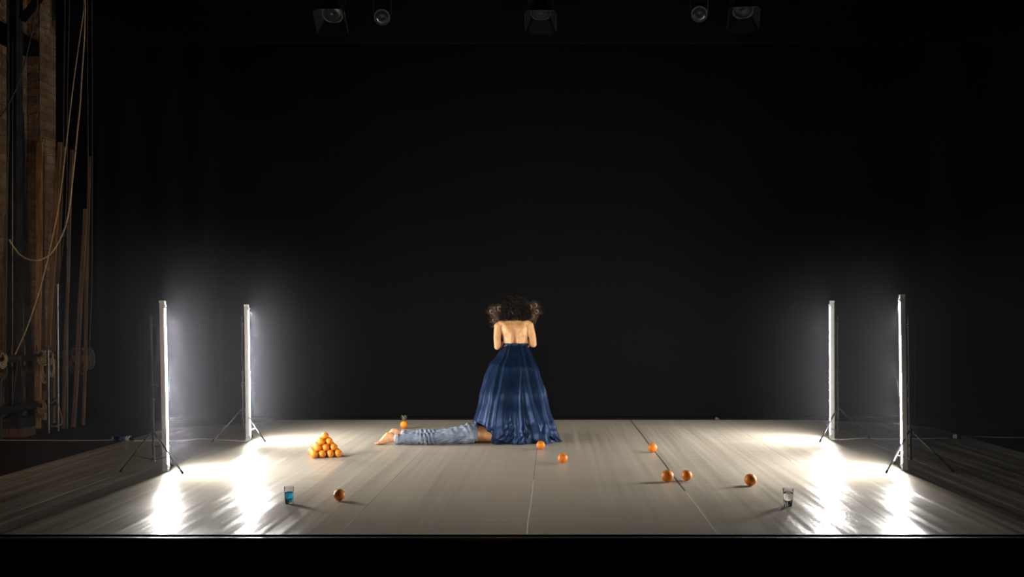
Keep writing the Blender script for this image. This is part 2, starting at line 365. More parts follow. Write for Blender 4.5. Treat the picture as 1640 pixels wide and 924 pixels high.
# cables and connectors
def cable(name, pts, r, m, label, cat='cable', z=.006):
    P = spline([Vector((*fl(a, b).xy, z)) for a, b in pts], 6)
    return tag(G().tube(P, r, 6).build(name, m, origin=P[0]), label, cat)
cable('power_cable', [(396,707.5),(375,706),(345,704.5),(320,703.5),(300,705.5),(270,706),(240,706.3),(214,706.5)], .006, m_cable, 'thin white cable from the back left tube light to the blue plug')
cable('power_cable', [(180,705.5),(160,706),(120,706.2),(60,706),(20,706),(-20,705.5)], .004, m_cable, 'thin pale cable running left from the blue plug over black boards')
cable('power_cable', [(1336,704),(1352,704.5),(1370,703.2),(1386,702.2),(1400,703.2),(1440,703.4),(1490,703),(1520,702.2)], .006, m_cable, 'thin white cable from the back right tube light to the dark connector')
cable('power_cable', [(1540,702),(1565,700),(1600,701),(1660,701.5)], .004, m_cable, 'thin pale cable running right from the dark connector')
c0, c1 = fl(177,706), fl(208,707)
cn = thing('cable_connector', 'blue and white mains plug and socket lying by the left floor edge', 'plug', (c0.x, c0.y, 0))
def cpt(px, z=.028): p = fl(px, 706.5); return Vector((p.x, p.y, z))
G().tube([cpt(179), cpt(180.5), cpt(183)], [.012,.026,.02], 12).build('plug', m_blue, cn)
G().tube([cpt(183), cpt(192.8)], .021, 12).build('coupler', m_blackpaint, cn)
G().tube([cpt(193), cpt(197), cpt(202.5)], [.018,.028,.03], 12).build('socket', m_blue, cn)
G().tube([cpt(202.5), cpt(206.5)], .028, 12).box(tuple(cpt(202,.050)), tuple(cpt(209,.056)+Vector((0,.03,0)))).build('white_collar', m_white, cn)
G().tube([cpt(207), cpt(214.5,.012)], [.014,.009], 8).build('strain_relief', m_blackpaint, cn)
cr = fl(1530,703); cn = thing('cable_connector', 'dark mains connector lying by the right rear floor edge', 'plug', (cr.x, cr.y, 0))
def cpr(px, z=.03): p = fl(px, 703); return Vector((p.x, p.y, z))
G().tube([cpr(1521,.012), cpr(1526)], [.012,.018], 10).build('strain_relief', m_blackpaint, cn)
G().tube([cpr(1525), cpr(1531)], [.018,.03], 12).build('plug', m_white, cn)
G().tube([cpr(1531), cpr(1538)], .036, 12).build('socket', m_lantern, cn)
# small scraps by the backdrop
for (px, lab) in ((1148, 'small pale scrap lying against the backdrop right of centre'), ):
    p = fl(px, 673.5); g = G().add([p+Vector(a) for a in ((-.03,0,.0),(.035,.01,.0),(.02,.0,.035),(-.01,.015,.045),(.0,.04,.0))], [(0,1,2,3),(1,4,2),(4,3,2),(0,3,4)])
    tag(g.build('tape_scrap', m_ropedark, origin=p), lab, 'scrap')

# ------------------------------------------------------------------ oranges
def orange_mesh():
    g = G().ball((0,0,0), 1, 28, 18)
    v = []
    for p in g.v:
        r = 1-.035*math.exp(-((1-p.z)*14))-.05*abs(p.z)**6+.012*noise.noise(p*1.3)
        v.append(p*r)
    g.v = v; me = bpy.data.meshes.new('orange'); me.from_pydata(g.v, [], g.f); me.update()
    for p in me.polygons: p.use_smooth = True
    me.materials.append(m_orange); return me
OM = orange_mesh()
g = G()
for i in range(6):
    a = i*PI/3; g.add([(0,0,.975),(.09*math.cos(a-.3),.09*math.sin(a-.3),.955),(.15*math.cos(a),.15*math.sin(a),.97),(.09*math.cos(a+.3),.09*math.sin(a+.3),.955)], [(0,1,2,3)])
g.ball((0,0,.965), (.05,.05,.03), 8, 5)
BM = bpy.data.meshes.new('stem_button'); BM.from_pydata(g.v, [], g.f); BM.materials.append(m_button)
def orange(loc, r, rot, label, group, name='orange'):
    o = bpy.data.objects.new(name, OM); C.objects.link(o); o.location = loc; o.scale = (r, r, r*.985); o.rotation_euler = rot
    tag(o, label, 'orange', group)
    b = bpy.data.objects.new('stem_button', BM); C.objects.link(b); b.parent = o
    return o
loose = [(543.5, 801.8, 9.4, (1.2,.2,.5), 'dark looking orange near the stage front, right of the blue drink'),
 (866, 719.6, 7.0, (.5,.2,0), 'orange lying right beside the hem of the navy skirt'),
 (901.3, 741.6, 8.0, (.75,0,.3), 'orange on its own in front of the skirt, second from it'),
 (1045, 724.4, 7.4, (.9,-.6,0), 'small bright orange resting on the dark floor seam right of the skirt'),
 (1069, 772.2, 10.0, (2.0,.4,0), 'large orange, left one of the pair sitting together on the right'),
 (1100, 769.8, 8.8, (.4,.5,1), 'smaller orange, right one of the pair sitting together'),
 (1202, 778, 9.9, (-.6,.4,0), 'large orange between the pair of oranges and the glass of water')]
for px, by, r, rot, lab in loose:
    p = fl(px, by); rr = r*p.y/F; orange((p.x, p.y, rr*.985), rr, rot, lab, 'loose oranges scattered over the dance floor')
# pyramid of thirty oranges
R_ = .0378; D_ = 2*R_; base = fl(503.5, 734); ang = math.radians(20)
u = Vector((math.cos(ang), math.sin(ang), 0)); v_ = Vector((-math.sin(ang), math.cos(ang), 0))
lay = ['bottom', 'second', 'third', 'top']; ordn = ['first', 'second', 'third', 'fourth']
for k in range(4):
    n = 4-k
    for j in range(n):
        for i in range(n):
            p = base+u*D_*(i+k/2)+v_*D_*(j+k/2)+Vector((0,0,R_+k*D_*.7071))
            rw = {1: ['only'], 2: ['front','back'], 3: ['front','middle','back'], 4: ['front','second','third','back']}[n][j]
            lab = 'orange at the very top of the stacked pyramid' if n == 1 else f'orange in the {lay[k]} layer of the pyramid, {rw} row, {ordn[i]} from left'
            jit = Vector((random.uniform(-1,1), random.uniform(-1,1), 0))*.0012
            orange(p+jit, R_*random.uniform(.975,.998), (random.uniform(0,6),random.uniform(0,6),random.uniform(0,6)), lab, 'oranges stacked in a pyramid')
# orange with a leafy crown
p = fl(647.3, 686.3); rr = 6.35*p.y/F
o = orange((p.x, p.y, rr*.985), rr, (0,0,.4), 'orange wearing a spiky dark leaf crown, behind the bare feet', None, 'crowned_orange')
cg = G()
for i in range(17):
    a = i*2.4; tilt = .15+.75*(i/17.0); ln = (1.75-.5*(i/17))*random.uniform(.85,1.1)
    dr = Vector((math.cos(a)*math.sin(tilt), math.sin(a)*math.sin(tilt), math.cos(tilt))); sd = Vector((-math.sin(a), math.cos(a), 0))
    pts = [Vector((0,0,.93))+dr*ln*s+Vector((math.cos(a),math.sin(a),-.3))*(.22*s*s) for s in (0,.25,.5,.75,1)]
    ws = [.13,.2,.2,.13,.01]; vv = []; ff = []
    for q, w_ in zip(pts, ws): vv += [q-sd*w_, q+Vector((0,0,-.04)), q+sd*w_, q+Vector((0,0,.0))-dr.cross(sd)*.035]
    for s in range(4):
        b_ = s*4
        for e_ in range(4): ff.append((b_+e_, b_+(e_+1)%4, b_+4+(e_+1)%4, b_+4+e_))
    cg.add(vv, ff)
me = bpy.data.meshes.new('leaf_crown'); me.from_pydata(cg.v, [], cg.f); me.materials.append(m_leaf)
lc = bpy.data.objects.new('leaf_crown', me); C.objects.link(lc); lc.parent = o

# ------------------------------------------------------------------ glasses
def glass(px, by, hpx, wt, wb, level, wm, label, lname):
    p = fl(px, by); s = p.y/F; h = hpx*s; rt = wt*s/2; rb = wb*s/2
    t = thing('drinking_glass', label, 'glass', (p.x, p.y, 0))
    def ro(z): return lerp(rb, rt, z/h)
    th = .0022; prof = [(.0001, .0005), (rb*.92, .0005), (rb, .003), (ro(h*.5), h*.5), (rt-.0008, h-.0006), (rt-th*.5, h), (rt-th, h-.0008), (ro(h*.5)-th, h*.5), (ro(.012)-th, .012), (rb*.7, .0098), (.0001, .0095)]
    G().lathe(prof, (p.x, p.y, 0), 48).build('tumbler', m_glass, t)
    zl = h*level; e_ = .0003
    wp = [(.0001, .0098), (rb*.68, .0101), (ro(.0125)-th-e_*0+.0002, .0125), (ro(zl)-th+.0002, zl), (.0001, zl)]
    G().lathe(wp, (p.x, p.y, 0), 48).build(lname, wm, t)
    return t
glass(462.8, 806, 26.5, 16, 12.4, .64, m_bluewater, 'clear glass tumbler half full of bright blue drink, front left', 'blue_drink')
glass(1262.2, 810.5, 28, 17.8, 13.2, .74, m_water, 'clear glass tumbler of plain water standing at the front right', 'water')

# ------------------------------------------------------------------ lanterns above
pipeY = 12.3
tag(G().tube([(-4.8, pipeY, 5.47), (7, pipeY, 5.47)], .025, 10).build('lighting_bar', m_lantern, origin=(0, pipeY, 5.47)), 'black lighting bar across the top holding the lanterns', 'pipe')
def lantern(px, py, r, tilt, yaw, doors, label):
    c = at(px, py, pipeY); t = thing('stage_lantern', label, 'stage light', (c.x, pipeY, 5.47), 'lanterns hanging above the stage')
    R = Matrix.Rotation(yaw, 4, 'Z') @ Matrix.Rotation(tilt, 4, 'X'); M = Matrix.Translation(c) @ R       # local -Z = beam direction
    g = G(); prof = [(r*1.0, -.02), (r*1.05, .0), (r*1.05, .05), (r*.95, .12), (r*.9, .25), (r*.6, .30), (.001, .31)]
    def lp(pf, seg=28):
        q = G().lathe(pf, (0,0,0), seg); q.v = [M @ x for x in q.v]; return q
    lp(prof).build('body', m_lantern, t)
    lp([(.001, -.018), (r*.5, -.034), (r*.9, -.022), (r*.9, -.012), (.001, -.010)]).build('lens', m_lens, t)
    q = G().lathe([(r*1.1, -.03), (r*1.12, -.02), (r*.94, -.018), (r*.92, -.028)], (0,0,0), 28, closed=True); q.v = [M @ x for x in q.v]; q.build('lens_ring', m_lantern, t)
    top = Vector((c.x, pipeY, 5.47))
    yk = G()
    for s in (-1, 1): yk.tube([M @ Vector((s*r*1.15, 0, .12)), top+Vector((s*r*1.15*math.cos(yaw), s*r*1.15*math.sin(yaw), -.06))], .009, 6)
    yk.tube([top+Vector((-r*1.15*math.cos(yaw), -r*1.15*math.sin(yaw), -.06)), top+Vector((r*1.15*math.cos(yaw), r*1.15*math.sin(yaw), -.06))], .009, 6); yk.build('yoke', m_lantern, t)
    G().tube([top+Vector((0,0,-.07)), top+Vector((0,0,.05))], .03, 8).build('hook_clamp', m_lantern, t)
    for a in doors:
        q = G(); A = math.radians(a); Rz = Matrix.Rotation(A, 4, 'Z'); op = .45
        vv = [Vector((-r*.85, r*1.0, -.03)), Vector((r*.85, r*1.0, -.03)), Vector((r*1.25, r*1.0+r*1.15*op, -.03-r*1.4)), Vector((-r*1.25, r*1.0+r*1.15*op, -.03-r*1.4))]
        vv = vv+[x+Vector((0,.004,.002)) for x in vv]
        q.add([M @ (Rz @ x) for x in vv], [(0,1,2,3),(7,6,5,4),(0,4,5,1),(1,5,6,2),(2,6,7,3),(3,7,4,0)]); q.build('barn_door', m_lantern, t, smooth=False)
lantern(533, 20, .125, math.radians(-38), 0, (0, 90, 180, 270), 'lantern with open barn doors, first from the left at the top')
lantern(612, 27, .090, math.radians(-62), math.radians(8), (), 'round lantern without doors facing forward, second from the left')
lantern(866, 17, .125, math.radians(-30), 0, (0, 90, 180, 270), 'lantern with barn doors at the top centre above the performer')
lantern(1120, 22, .090, math.radians(-62), math.radians(-8), (), 'round lantern without doors, second from the right')
lantern(1190, 14, .125, math.radians(-34), math.radians(-6), (0, 90, 180, 270), 'lantern with open barn doors, rightmost at the top')

# ------------------------------------------------------------------ left wing: rails, planks, ropes
rp = thing('pin_rail', 'black two-bar pin rail with ropes tied on it, left wing', 'rail', (-6.1, 11.6, DZ))
for z, ye in ((.885, 13.12), (.315, 12.3)): G().tube([(-6.1, 10.6, z), (-6.1, ye, z)], .042, 12).build('rail_bar', m_steel, rp)
for y in (11.15, 12.28): G().tube([(-6.17, y, DZ), (-6.17, y, .98)], .03, 8).build('rail_post', m_steel, rp)
for k in range(5): 
    y = 11.0+k*.27; G().tube([(-6.1, y, .80), (-6.1, y, 1.02)], .012, 6).build('belaying_pin', m_wood2, rp)
ctw = thing('steel_column', 'dark steel H-column in front of the brick wall', 'column', (-6.28, 11.65, DZ))
cg = G().box((-6.34, 11.60, DZ), (-6.33, 11.74, 7.6)); cg.box((-6.33, 11.665, DZ), (-6.235, 11.675, 7.6)); cg.box((-6.235, 11.60, DZ), (-6.225, 11.74, 7.6)); cg.build('column_section', m_steel, ctw, smooth=False)
G().tube([(-6.27, 11.60, .0), (-6.27, 11.60, 4.6)], .006, 8).build('conduit', m_dull, ctw)
bmz = thing('steel_beam', 'black steel beam with a diagonal brace crossing the top left corner', 'beam', (-6.5, 11.4, 4.6))
G().box((-6.6, 11.0, 4.62), (-6.42, 12.5, 4.80)).build('beam', m_blackpaint, bmz, smooth=False)
G().tube([at(35,32,11.7), at(64,-4,11.7)], .045, 6).build('brace', m_blackpaint, bmz)

def plank(p0, p1, d0, d1, w_, th, m, label, name='timber_batten', cat='batten'):
    a = at(p0[0], p0[1], d0); b = at(p1[0], p1[1], d1); b.z = max(b.z, DZ+.003); ax = (a-b); L = ax.length; zx = ax.normalized(); sd = (Vector((1,0,0))-zx*zx.x).normalized(); bk = zx.cross(sd)
    g = G(); n = 10
    secs = []
    for k in range(n+1):
        c = b+ax*(k/n)+sd*.004*math.sin(k*1.1+p0[0]); secs.append(c)
    v = []; f = []
    for c in secs: v += [c-sd*w_/2-bk*th/2, c+sd*w_/2-bk*th/2, c+sd*w_/2+bk*th/2, c-sd*w_/2+bk*th/2]
    for k in range(n):
        for e_ in range(4): f.append((k*4+e_, k*4+(e_+1)%4, k*4+4+(e_+1)%4, k*4+4+e_))
    f += [(3,2,1,0), tuple(n*4+i for i in range(4))]
    return tag(g.add(v, f).build(name, m, origin=b, smooth=False), label, cat, 'timbers and poles leaning in the left wing')
def floory(d): return VY+F*(H-DZ)/d
plank((64,228), (60,floory(12.2)), 12.5, 12.2, .065, .03, m_wood, 'tall brown timber batten standing upright beside the brick pier')
plank((68,250), (70,floory(12.32)), 12.52, 12.32, .03, .03, m_wood2, 'thin dark timber batten just right of the tall upright one')
plank((96,228), (70,floory(12.3)), 12.5, 12.3, .05, .025, m_wood, 'tall brown timber batten leaning to the right behind the ropes')
plank((102,235), (80,floory(12.44)), 12.55, 12.44, .035, .025, m_wood2, 'dark thin batten leaning right, behind the brown leaning one')
plank((92,330), (82,floory(12.48)), 12.52, 12.48, .045, .025, m_wood, 'shorter brown batten standing behind the knotted rope coil')
plank((115,240), (101,floory(12.2)), 12.4, 12.2, .03, .03, m_wood2, 'dark narrow batten in the gap right of the pin rail')
plank((137,335), (118,floory(12.4)), 12.7, 12.4, .045, .03, m_wood2, 'brown batten leaning right at the far end by the black curtain')
plank((143,250), (134,floory(12.6)), 12.85, 12.6, .03, .03, m_wood2, 'dark pole nearly touching the black curtain, rightmost of the timbers')
plank((33,180), (51,floory(11.9)), 12.2, 11.9, .07, .03, m_steel, 'dark slotted steel post leaning left in front of the bricks', 'slotted_post', 'post')
plank((42,575), (27,floory(11.7)), 11.85, 11.7, .045, .02, m_wood2, 'short dark board leaning behind the lower rail bar')
plank((9,345), (4,floory(11.38)), 11.5, 11.38, .03, .02, m_wood2, 'thin dark batten at the very left edge before the bricks')
def pipe(p0, p1, d, r, m, label):
    a = at(*p0, d); b = at(*p1, d); b.z = max(b.z, DZ+.002)
    tag(G().tube([b, a], r, 10).build('metal_pipe', m, origin=b), label, 'pipe', 'metal pipes standing in the left wing')
pipe((92,455), (93,floory(11.95)), 11.95, .020, m_dull, 'bright metal pipe standing right of the brown battens')
pipe((108,360), (107,floory(12.3)), 12.3, .018, m_steel, 'dull metal pipe standing in the shade right of the rail')
pipe((47,560), (46,floory(12.0)), 12.0, .022, m_dull, 'short metal pipe standing below the leaning slotted post')
pipe((77,560), (78,floory(11.7)), 11.7, .018, m_dull, 'short shiny pipe standing behind the lower rope coil')

def rope(pts, d, r, m, label, n=8):
    P = spline([at(p[0], p[1], p[2] if len(p) > 2 else d) for p in pts], n)
    if label.find('lower bar') < 0 and label.find('slack cord') < 0: P = [Vector((P[0].x-.01, P[0].y, 5.6))]+P
    return tag(G().tube(P, r, 6).build('rope', m, origin=P[0]), label, 'rope', 'ropes hanging in the left wing')
rope([(134.5,14),(118,130),(104,250),(92,340),(70,440),(45,520),(24,568,10.9)], 10.95, .0075, m_rope, 'taut rope slanting from the top down to the left rail end')
rope([(136,14),(135,60),(131,120),(128,170),(124,210),(118,270),(110,340),(99,377),(80,407),(58,417),(36,411),(22,396),(15,384)], 10.7, .009, m_rope, 'slack pale rope hanging in a deep loop before the battens')
rope([(104,15),(102,150),(100,300),(90,440),(83,569,11.9)], 11.9, .007, m_ropedark, 'thin dark rope dropping to the upper rail bar')
rope([(111,15),(108,150),(106,330),(92,470),(86,571,12.1)], 12.0, .007, m_ropedark, 'thin dark rope beside the first, ending at the rail end')
rope([(60,10),(47,70),(34,120),(15,165),(-3,192)], 11.0, .008, m_ropedark, 'dark rope crossing the brick wall near the top left corner')
rope([(14,200),(11,330),(10,450),(8,572,11.0)], 11.0, .009, m_ropedark, 'dark vertical rope at the left edge in front of bricks')
rope([(148,140),(147.5,300),(147,450),(143,560)], 12.4, .006, m_ropedark, 'thin dark rope hanging vertically beside the black curtain edge')
rope([(141,300),(142,400),(138,560)], 12.35, .006, m_ropedark, 'thin dark rope hanging left of the curtain rope')
def coil(px, py, d, w_, h, n, r, m, label, turns_top=True):
    g = G(); c = at(px, py, d)
    for k in range(n):
        ww = w_*random.uniform(.5,1); hh = h*random.uniform(.75,1); ph = random.uniform(-.25,.25); pts = []
        for i in range(25):
            t = 2*PI*i/24; x = ww*math.sin(t)*(1-.35*math.cos(t)); z = -hh*.5+hh*.5*math.cos(t)
            pts.append(c+Vector((x+ph*w_*(-z/h), random.uniform(-1,1)*.004+(k-n/2)*r*1.2-.03, z+.045)))
        g.tube(pts, r, 6)
    for k in range(4):
        pts = [c+Vector((w_*.5*math.sin(t)+(k-2)*.004, -.05+.055*math.cos(t), -.04-.02*k+.02*math.sin(t*2))) for t in [2*PI*i/16 for i in range(17)]]
        g.tube(pts, r, 6)
    return tag(g.build('rope_coil', m, origin=c), label, 'rope coil', 'rope coils hanging on the pin rail')
coil(68, 567, 11.85, .06, .10, 5, .008, m_rope, 'small tight rope knot on the upper rail bar')
coil(75, 568, 11.95, .045, .40, 5, .0075, m_rope, 'long rope coil hanging down from the upper rail bar')
coil(84, 568, 12.08, .04, .32, 4, .0075, m_rope, 'rope coil at the right end of the upper rail bar')
coil(69, 647, 11.86, .055, .14, 5, .008, m_rope, 'rope knotted around the lower rail bar')
coil(74, 655, 11.94, .055, .17, 5, .0075, m_rope, 'loose rope loops hanging below the lower rail bar')
coil(8, 572, 11.04, .05, .13, 4, .008, m_rope, 'rope coil at the left end of the upper rail bar')
coil(8, 590, 11.06, .05, .14, 4, .007, m_ropedark, 'dark rope coil hanging under the rail at the left edge')
for (a, b, l) in ((122, .10, 'dark tangled rope coil left of the curtain edge'), (134, .12, 'dark rope bundle hanging beside the curtain edge'), (145, .08, 'dark rope coil nearest to the black curtain')):
    coil(a, 563, 6.05*F/(VX-a), .07, .22+b, 7, .009, m_ropedark, l)
rope([(82,646,11.9),(90,641,11.9),(94,650,11.9),(99,670,11.9),(98,679,11.9),(88,683,11.8),(76,680,11.7)], 11.9, .006, m_rope, 'rope end looping over the right end of the lower bar')
rope([(20,646,10.9),(30,571,10.9),(35,600,10.95),(38,640,10.95)], 10.9, .005, m_ropedark, 'thin slack cord hung over the upper rail bar')
cable('power_cable', [(-10,693.5),(8,693.5),(20,689),(28,684)], .006, m_cable, 'pale cable curling on the boards in the bottom of the wing')
# low crate at the left edge behind the rail
cb = thing('equipment_crate', 'low dark crate with a metal rim under the rail at the left edge', 'crate', (-6.2, 11.5, DZ))
G().box((-6.5, 11.3, DZ), (-6.0, 11.6, .10)).build('box', m_wood2, cb, smooth=False, bevel=.004)
G().box((-6.5, 11.28, .10), (-6.0, 11.6, .21)).build('lid', m_steel, cb, smooth=False, bevel=.004)
G().tube([(-6.45, 11.27, .18), (-6.03, 11.27, .18)], .006, 6).build('handle', m_chrome, cb)

# ------------------------------------------------------------------ standing performer in the navy skirt
WD = 11.18; KW = F/WD
W0 = at(826, 600, WD); W0.z = 0
wo = thing('person', 'person standing with bare back turned, dark curly hair, long navy satin skirt', 'person', W0)
def Wp(px, py, dy=0):
    p = at(px, py, WD); return p+Vector((0, dy, 0))
X_, Y_, Z_ = Vector((1,0,0)), Vector((0,1,0)), Vector((0,0,1))
b = G()
tor = [(826,588,.160,.115,.01),(826,575,.175,.120,.01),(826,563,.160,.108,.0),(826,554,.140,.092,.0),(826,547,.136,.092,.0),(825.5,540,.138,.096,.005),(825,533,.146,.1,.01),(824,526,.160,.098,.015),(823.5,520,.166,.086,.02),(823.5,516,.150,.070,.025),(824,512,.105,.058,.03),(824.5,509,.07,.052,.035),(825,505,.055,.05,.05),(825,497,.05,.05,.075)]
b.loft([(Wp(x, y, dy), X_*hw, Y_*hd) for x, y, hw, hd, dy in tor], 28)
b.ball(Wp(825, 492, .10), (.076,.092,.108), 20, 14, Matrix.Rotation(-.45, 3, 'X'))           # skull
b.ball(Wp(825, 496, .165), (.055,.05,.075), 14, 10, Matrix.Rotation(-.45, 3, 'X'))           # face
b.tube([Wp(825,493,.215), Wp(825,497,.235), Wp(825,499,.225)], [.008,.013,.010], 8)           # nose
for s in (-1, 1): b.ball(Wp(825+s*10.9, 494, .10), (.010,.02,.03), 8, 6)                      # ears
b.ball(Wp(825,503,.205), (.022,.012,.008), 8, 6)                                               # mouth
def arm(sh, el, wr, s, rads):
    P = spline([Wp(*sh), Wp((sh[0]*.5+el[0]*.5)+s*1.0, (sh[1]+el[1])/2, -.005), Wp(*el)], 6)
    n = len(P); b.tube(P, [lerp(rads[0], rads[1], i/(n-1)) for i in range(n)], 16)
    b.ball(Wp(*sh), rads[0]*1.06, 14, 10); b.ball(Wp(*el), rads[1]*1.02, 14, 10)
    E, Wr = Wp(*el), Wp(*wr); P = [E, E.lerp(Wr, .3), E.lerp(Wr, .7), Wr]; b.tube(P, [rads[1], rads[1]*1.03, .03, .024], 14)
    # hand: palm, five curled fingers round the feather stalks
    dr = (Wr-E).normalized(); side = dr.cross(Z_).normalized()*s; pc = Wr+dr*.045
    b.tube([Wr, Wr+dr*.03, pc+dr*.035], [.024,.034,.036], 12, flat=.55)
    for i in range(4):
        zz = .028-.019*i; ln = (.036,.042,.038,.030)[i]; r0 = pc+dr*.035+Z_*zz
        b.tube([r0-dr*.01, r0+dr*ln*.6, r0+dr*ln*.9-side*.022, r0+dr*ln*.35-side*.042], [.0095,.009,.0085,.007], 8)
    b.tube([Wr+dr*.02-side*.015+Z_*.01, pc-side*.03+Z_*.035, pc+dr*.03-side*.04+Z_*.03], [.012,.011,.008], 8)
    return pc+dr*.05-side*.02
hL = arm((798.3,523,.005), (797,555,-.03), (810,549,.20), -1, (.048,.037))
hR = arm((847.5,522,.005), (854.3,551,-.03), (838,546,.20), 1, (.048,.037))
b.ball(Wp(804,518,.01), (.055,.055,.035), 14, 8); b.ball(Wp(842.5,517,.01), (.055,.055,.035), 14, 8)   # trapezius into deltoid
for s in (-1, 1):                                                                                # legs and feet under the skirt
    hx = W0+Vector((s*.09, .02, 0))
    b.tube([hx+Z_*.88, hx+Z_*.7, hx+Z_*.48, hx+Z_*.44, hx+Z_*.33, hx+Z_*.09+Y_*.02, hx+Z_*.05+Y_*.01], [.088,.082,.056,.054,.056,.034,.035], 14)
    b.tube([hx+Z_*.035-Y_*.03, hx+Z_*.04+Y_*.05, hx+Z_*.022+Y_*.18], [.032,.036,.022], 12)
def warpW(co_, n_):
    p = co_-W0; px = (co_.x)/WD*F+VX; py = VY-(co_.z-H)/WD*F
    if n_.y < 0 and 512 < py < 575:
        k = min(1, max(0, (py-516)/12)); cx = px-(825+(py-545)*.04)
        co_.y += (.030*math.exp(-(cx/2.6)**2)*k)*(.5+.8*max(0,min(1,(py-525)/25)))
        for s in (-1, 1):                                    # shoulder blades and the muscle beside the spine
            q = math.exp(-(((px-(824+s*13))/6.0)**2)-((py-526)/7.5)**2); co_.y -= .022*q
            q = math.exp(-(((px-(824+s*12.5))/3)**2)-((py-536.5)/2.4)**2); co_.y += .014*q
            q = math.exp(-(((px-(825+s*6))/3.2)**2)-((py-546)/9)**2); co_.y -= .007*q
            q = math.exp(-(((px-(826+s*14))/7)**2)-((py-549.2)/1.4)**2); co_.y += .006*q
    return co_
fuse(b, 'body', m_skin, wo, .0065, 7, warpW)

# hair
hg = G(); hc = Wp(825, 492, .085)
hg.ball(hc+Z_*.012, (.098,.108,.118), 24, 16)
hg.ball(Wp(824.5,503,.03), (.12,.06,.05), 18, 10)
rnd = random.Random(3)
for i in range(560):
    th = rnd.uniform(0, 2*PI); 
    if math.sin(th) > .55 and rnd.random() < .8: th = -th
    el = rnd.uniform(-.25, 1.2)
    p = hc+Vector((.093*math.cos(th)*math.cos(el), .10*math.sin(th)*math.cos(el), .122*math.sin(el)+.008))
    out = Vector((math.cos(th), math.sin(th)*.8, 0)); L = rnd.uniform(.08, .20)*(1 if el < .7 else .7); side_k = 1.0+.5*(abs(math.cos(th)) > .6)
    zmin = rnd.uniform(1.315, 1.36); fr = rnd.uniform(25, 42); ph = rnd.uniform(0, 6); cr_ = rnd.uniform(.005, .015); pts = []
    for k in range(19):
        s = k/18; z = p.z+.012*math.sin(s*PI)-L*s*s*1.0-.03*s
        q = p+out*(rnd.uniform(.02,.065)*side_k*math.sin(min(1, s*1.2)*PI/2)); q.z = max(z, zmin); q += Vector((0, -.012*max(0, .0), 0))
        a = fr*s*L*7+ph; q += Vector((math.cos(a)*cr_, math.sin(a)*cr_*.7, math.sin(a*.7)*cr_)); pts.append(q)
    hg.tube(pts, [.0042*(1-.55*k/18) for k in range(19)], 4, caps=False)
hg.build('hair', m_hair, wo)

# skirt
SX, SY, ZW = at(826,600,11.12).x, 11.12, 1.05
Lt = [(0,.462),(.17,.452),(.457,.398),(.66,.352),(.826,.292),(.93,.205),(1.05,.137)]
Rt = [(0,.462),(.05,.432),(.17,.403),(.37,.352),(.50,.325),(.75,.272),(.90,.215),(1.05,.139)]
Ft = [(0,.515),(.2,.49),(.5,.38),(.8,.26),(.95,.165),(1.05,.098)]
folds = []
rf = random.Random(11); a = 0
while a < 2*PI:
    folds.append((a, rf.uniform(.11,.22), rf.uniform(.6,1.2), rf.uniform(-.2,.2), rf.choice((-1,-1,-1,.12,.3)))); a += rf.uniform(.24,.46)
def hem(th):
    dg = math.degrees(th) % 360
    return table([(150,.0),(168,.10),(182,.235),(205,.235),(216,.215),(228,.165),(240,.10),(252,.045),(263,.008),(270,0)], dg)
def skirt_pt(th, t, inset=0.0, zb=None):
    zb = hem(th) if zb is None else zb
    z = lerp(ZW, zb, t); c, s = math.cos(th), math.sin(th)
    e = lerp(2.0, 2.7, min(1, (1-z/ZW)*2)); k = (abs(c)**e+abs(s)**e)**(-1/e)
    rx = lerp(table(Lt, z), table(Rt, z), .5+.5*max(-1, min(1, c*3))); ry = table(Ft, z)*(1 if s < 0 else .82)
    u_ = 1-z/ZW; F_ = 0
    for a0, wd, am, dr, st_ in folds:
        aa = a0+dr*(u_-.5)+.05*math.sin(u_*5+a0*3)
        dlt = (th-aa+PI) % (2*PI)-PI; w2 = wd*lerp(.8, 1.0, u_)
        if u_ > st_: F_ += am*math.exp(-(abs(dlt)/w2*1.25)**1.6)*min(1, (u_-st_)*3)
    f_ = (F_-.7)*lerp(.11, .22, min(1, u_*1.6))
    nz_ = noise.noise(Vector((c*2.2, s*2.2, z*3.2+7)))*.05*u_+noise.noise(Vector((c*5+z*4, s*5, z*6)))*.035*u_**1.3
    low = max(0, u_-.72)/.28; nz_ += .05*low*(abs(noise.noise(Vector((c*6-z*5, s*6+2, z*9))))*2-.5)
    sc = k*(1+f_*.9+nz_)-inset
    x = c*rx*sc*(1 if abs(c) < .9 else 1); y = s*ry*sc
    cy = lerp(WD, SY, min(1, u_*1.5))
    return Vector((SX+x, cy+y, max(z, .003)))
n, rws = 520, 110; v = []; f = []
for r in range(rws+1):
    for i in range(n): v.append(skirt_pt(2*PI*i/n, r/rws))
for r in range(rws):
    for i in range(n): j = (i+1) % n; f.append((r*n+i, r*n+j, (r+1)*n+j, (r+1)*n+i))
sk = G().add(v, f).build('skirt', m_satin, wo); sk['label'] = 'long full navy satin skirt'
sd = sk.modifiers.new('s', 'SOLIDIFY'); sd.thickness = .003; sd.offset = -1
# inner layer hanging to the floor below the lifted hem
v = []; f = []; n2 = 70; r2 = 26
for r in range(r2+1):
    for i in range(n2+1):
        th = math.radians(lerp(238, 280, i/n2)); t = r/r2; p = skirt_pt(th, lerp(.84, 1.0, t), .06, zb=0.0)
        p.x += .02*t*math.sin(i*.5); p.y = lerp(p.y, min(p.y, 10.665+.012*math.sin(i*.55+t)), min(1, t*1.5)); v.append(p)
for r in range(r2):
    for i in range(n2): a_ = r*(n2+1)+i; f.append((a_, a_+1, a_+n2+2, a_+n2+1))
us = G().add(v, f).build('underskirt', m_satin, wo); sd = us.modifiers.new('s', 'SOLIDIFY'); sd.thickness = .003
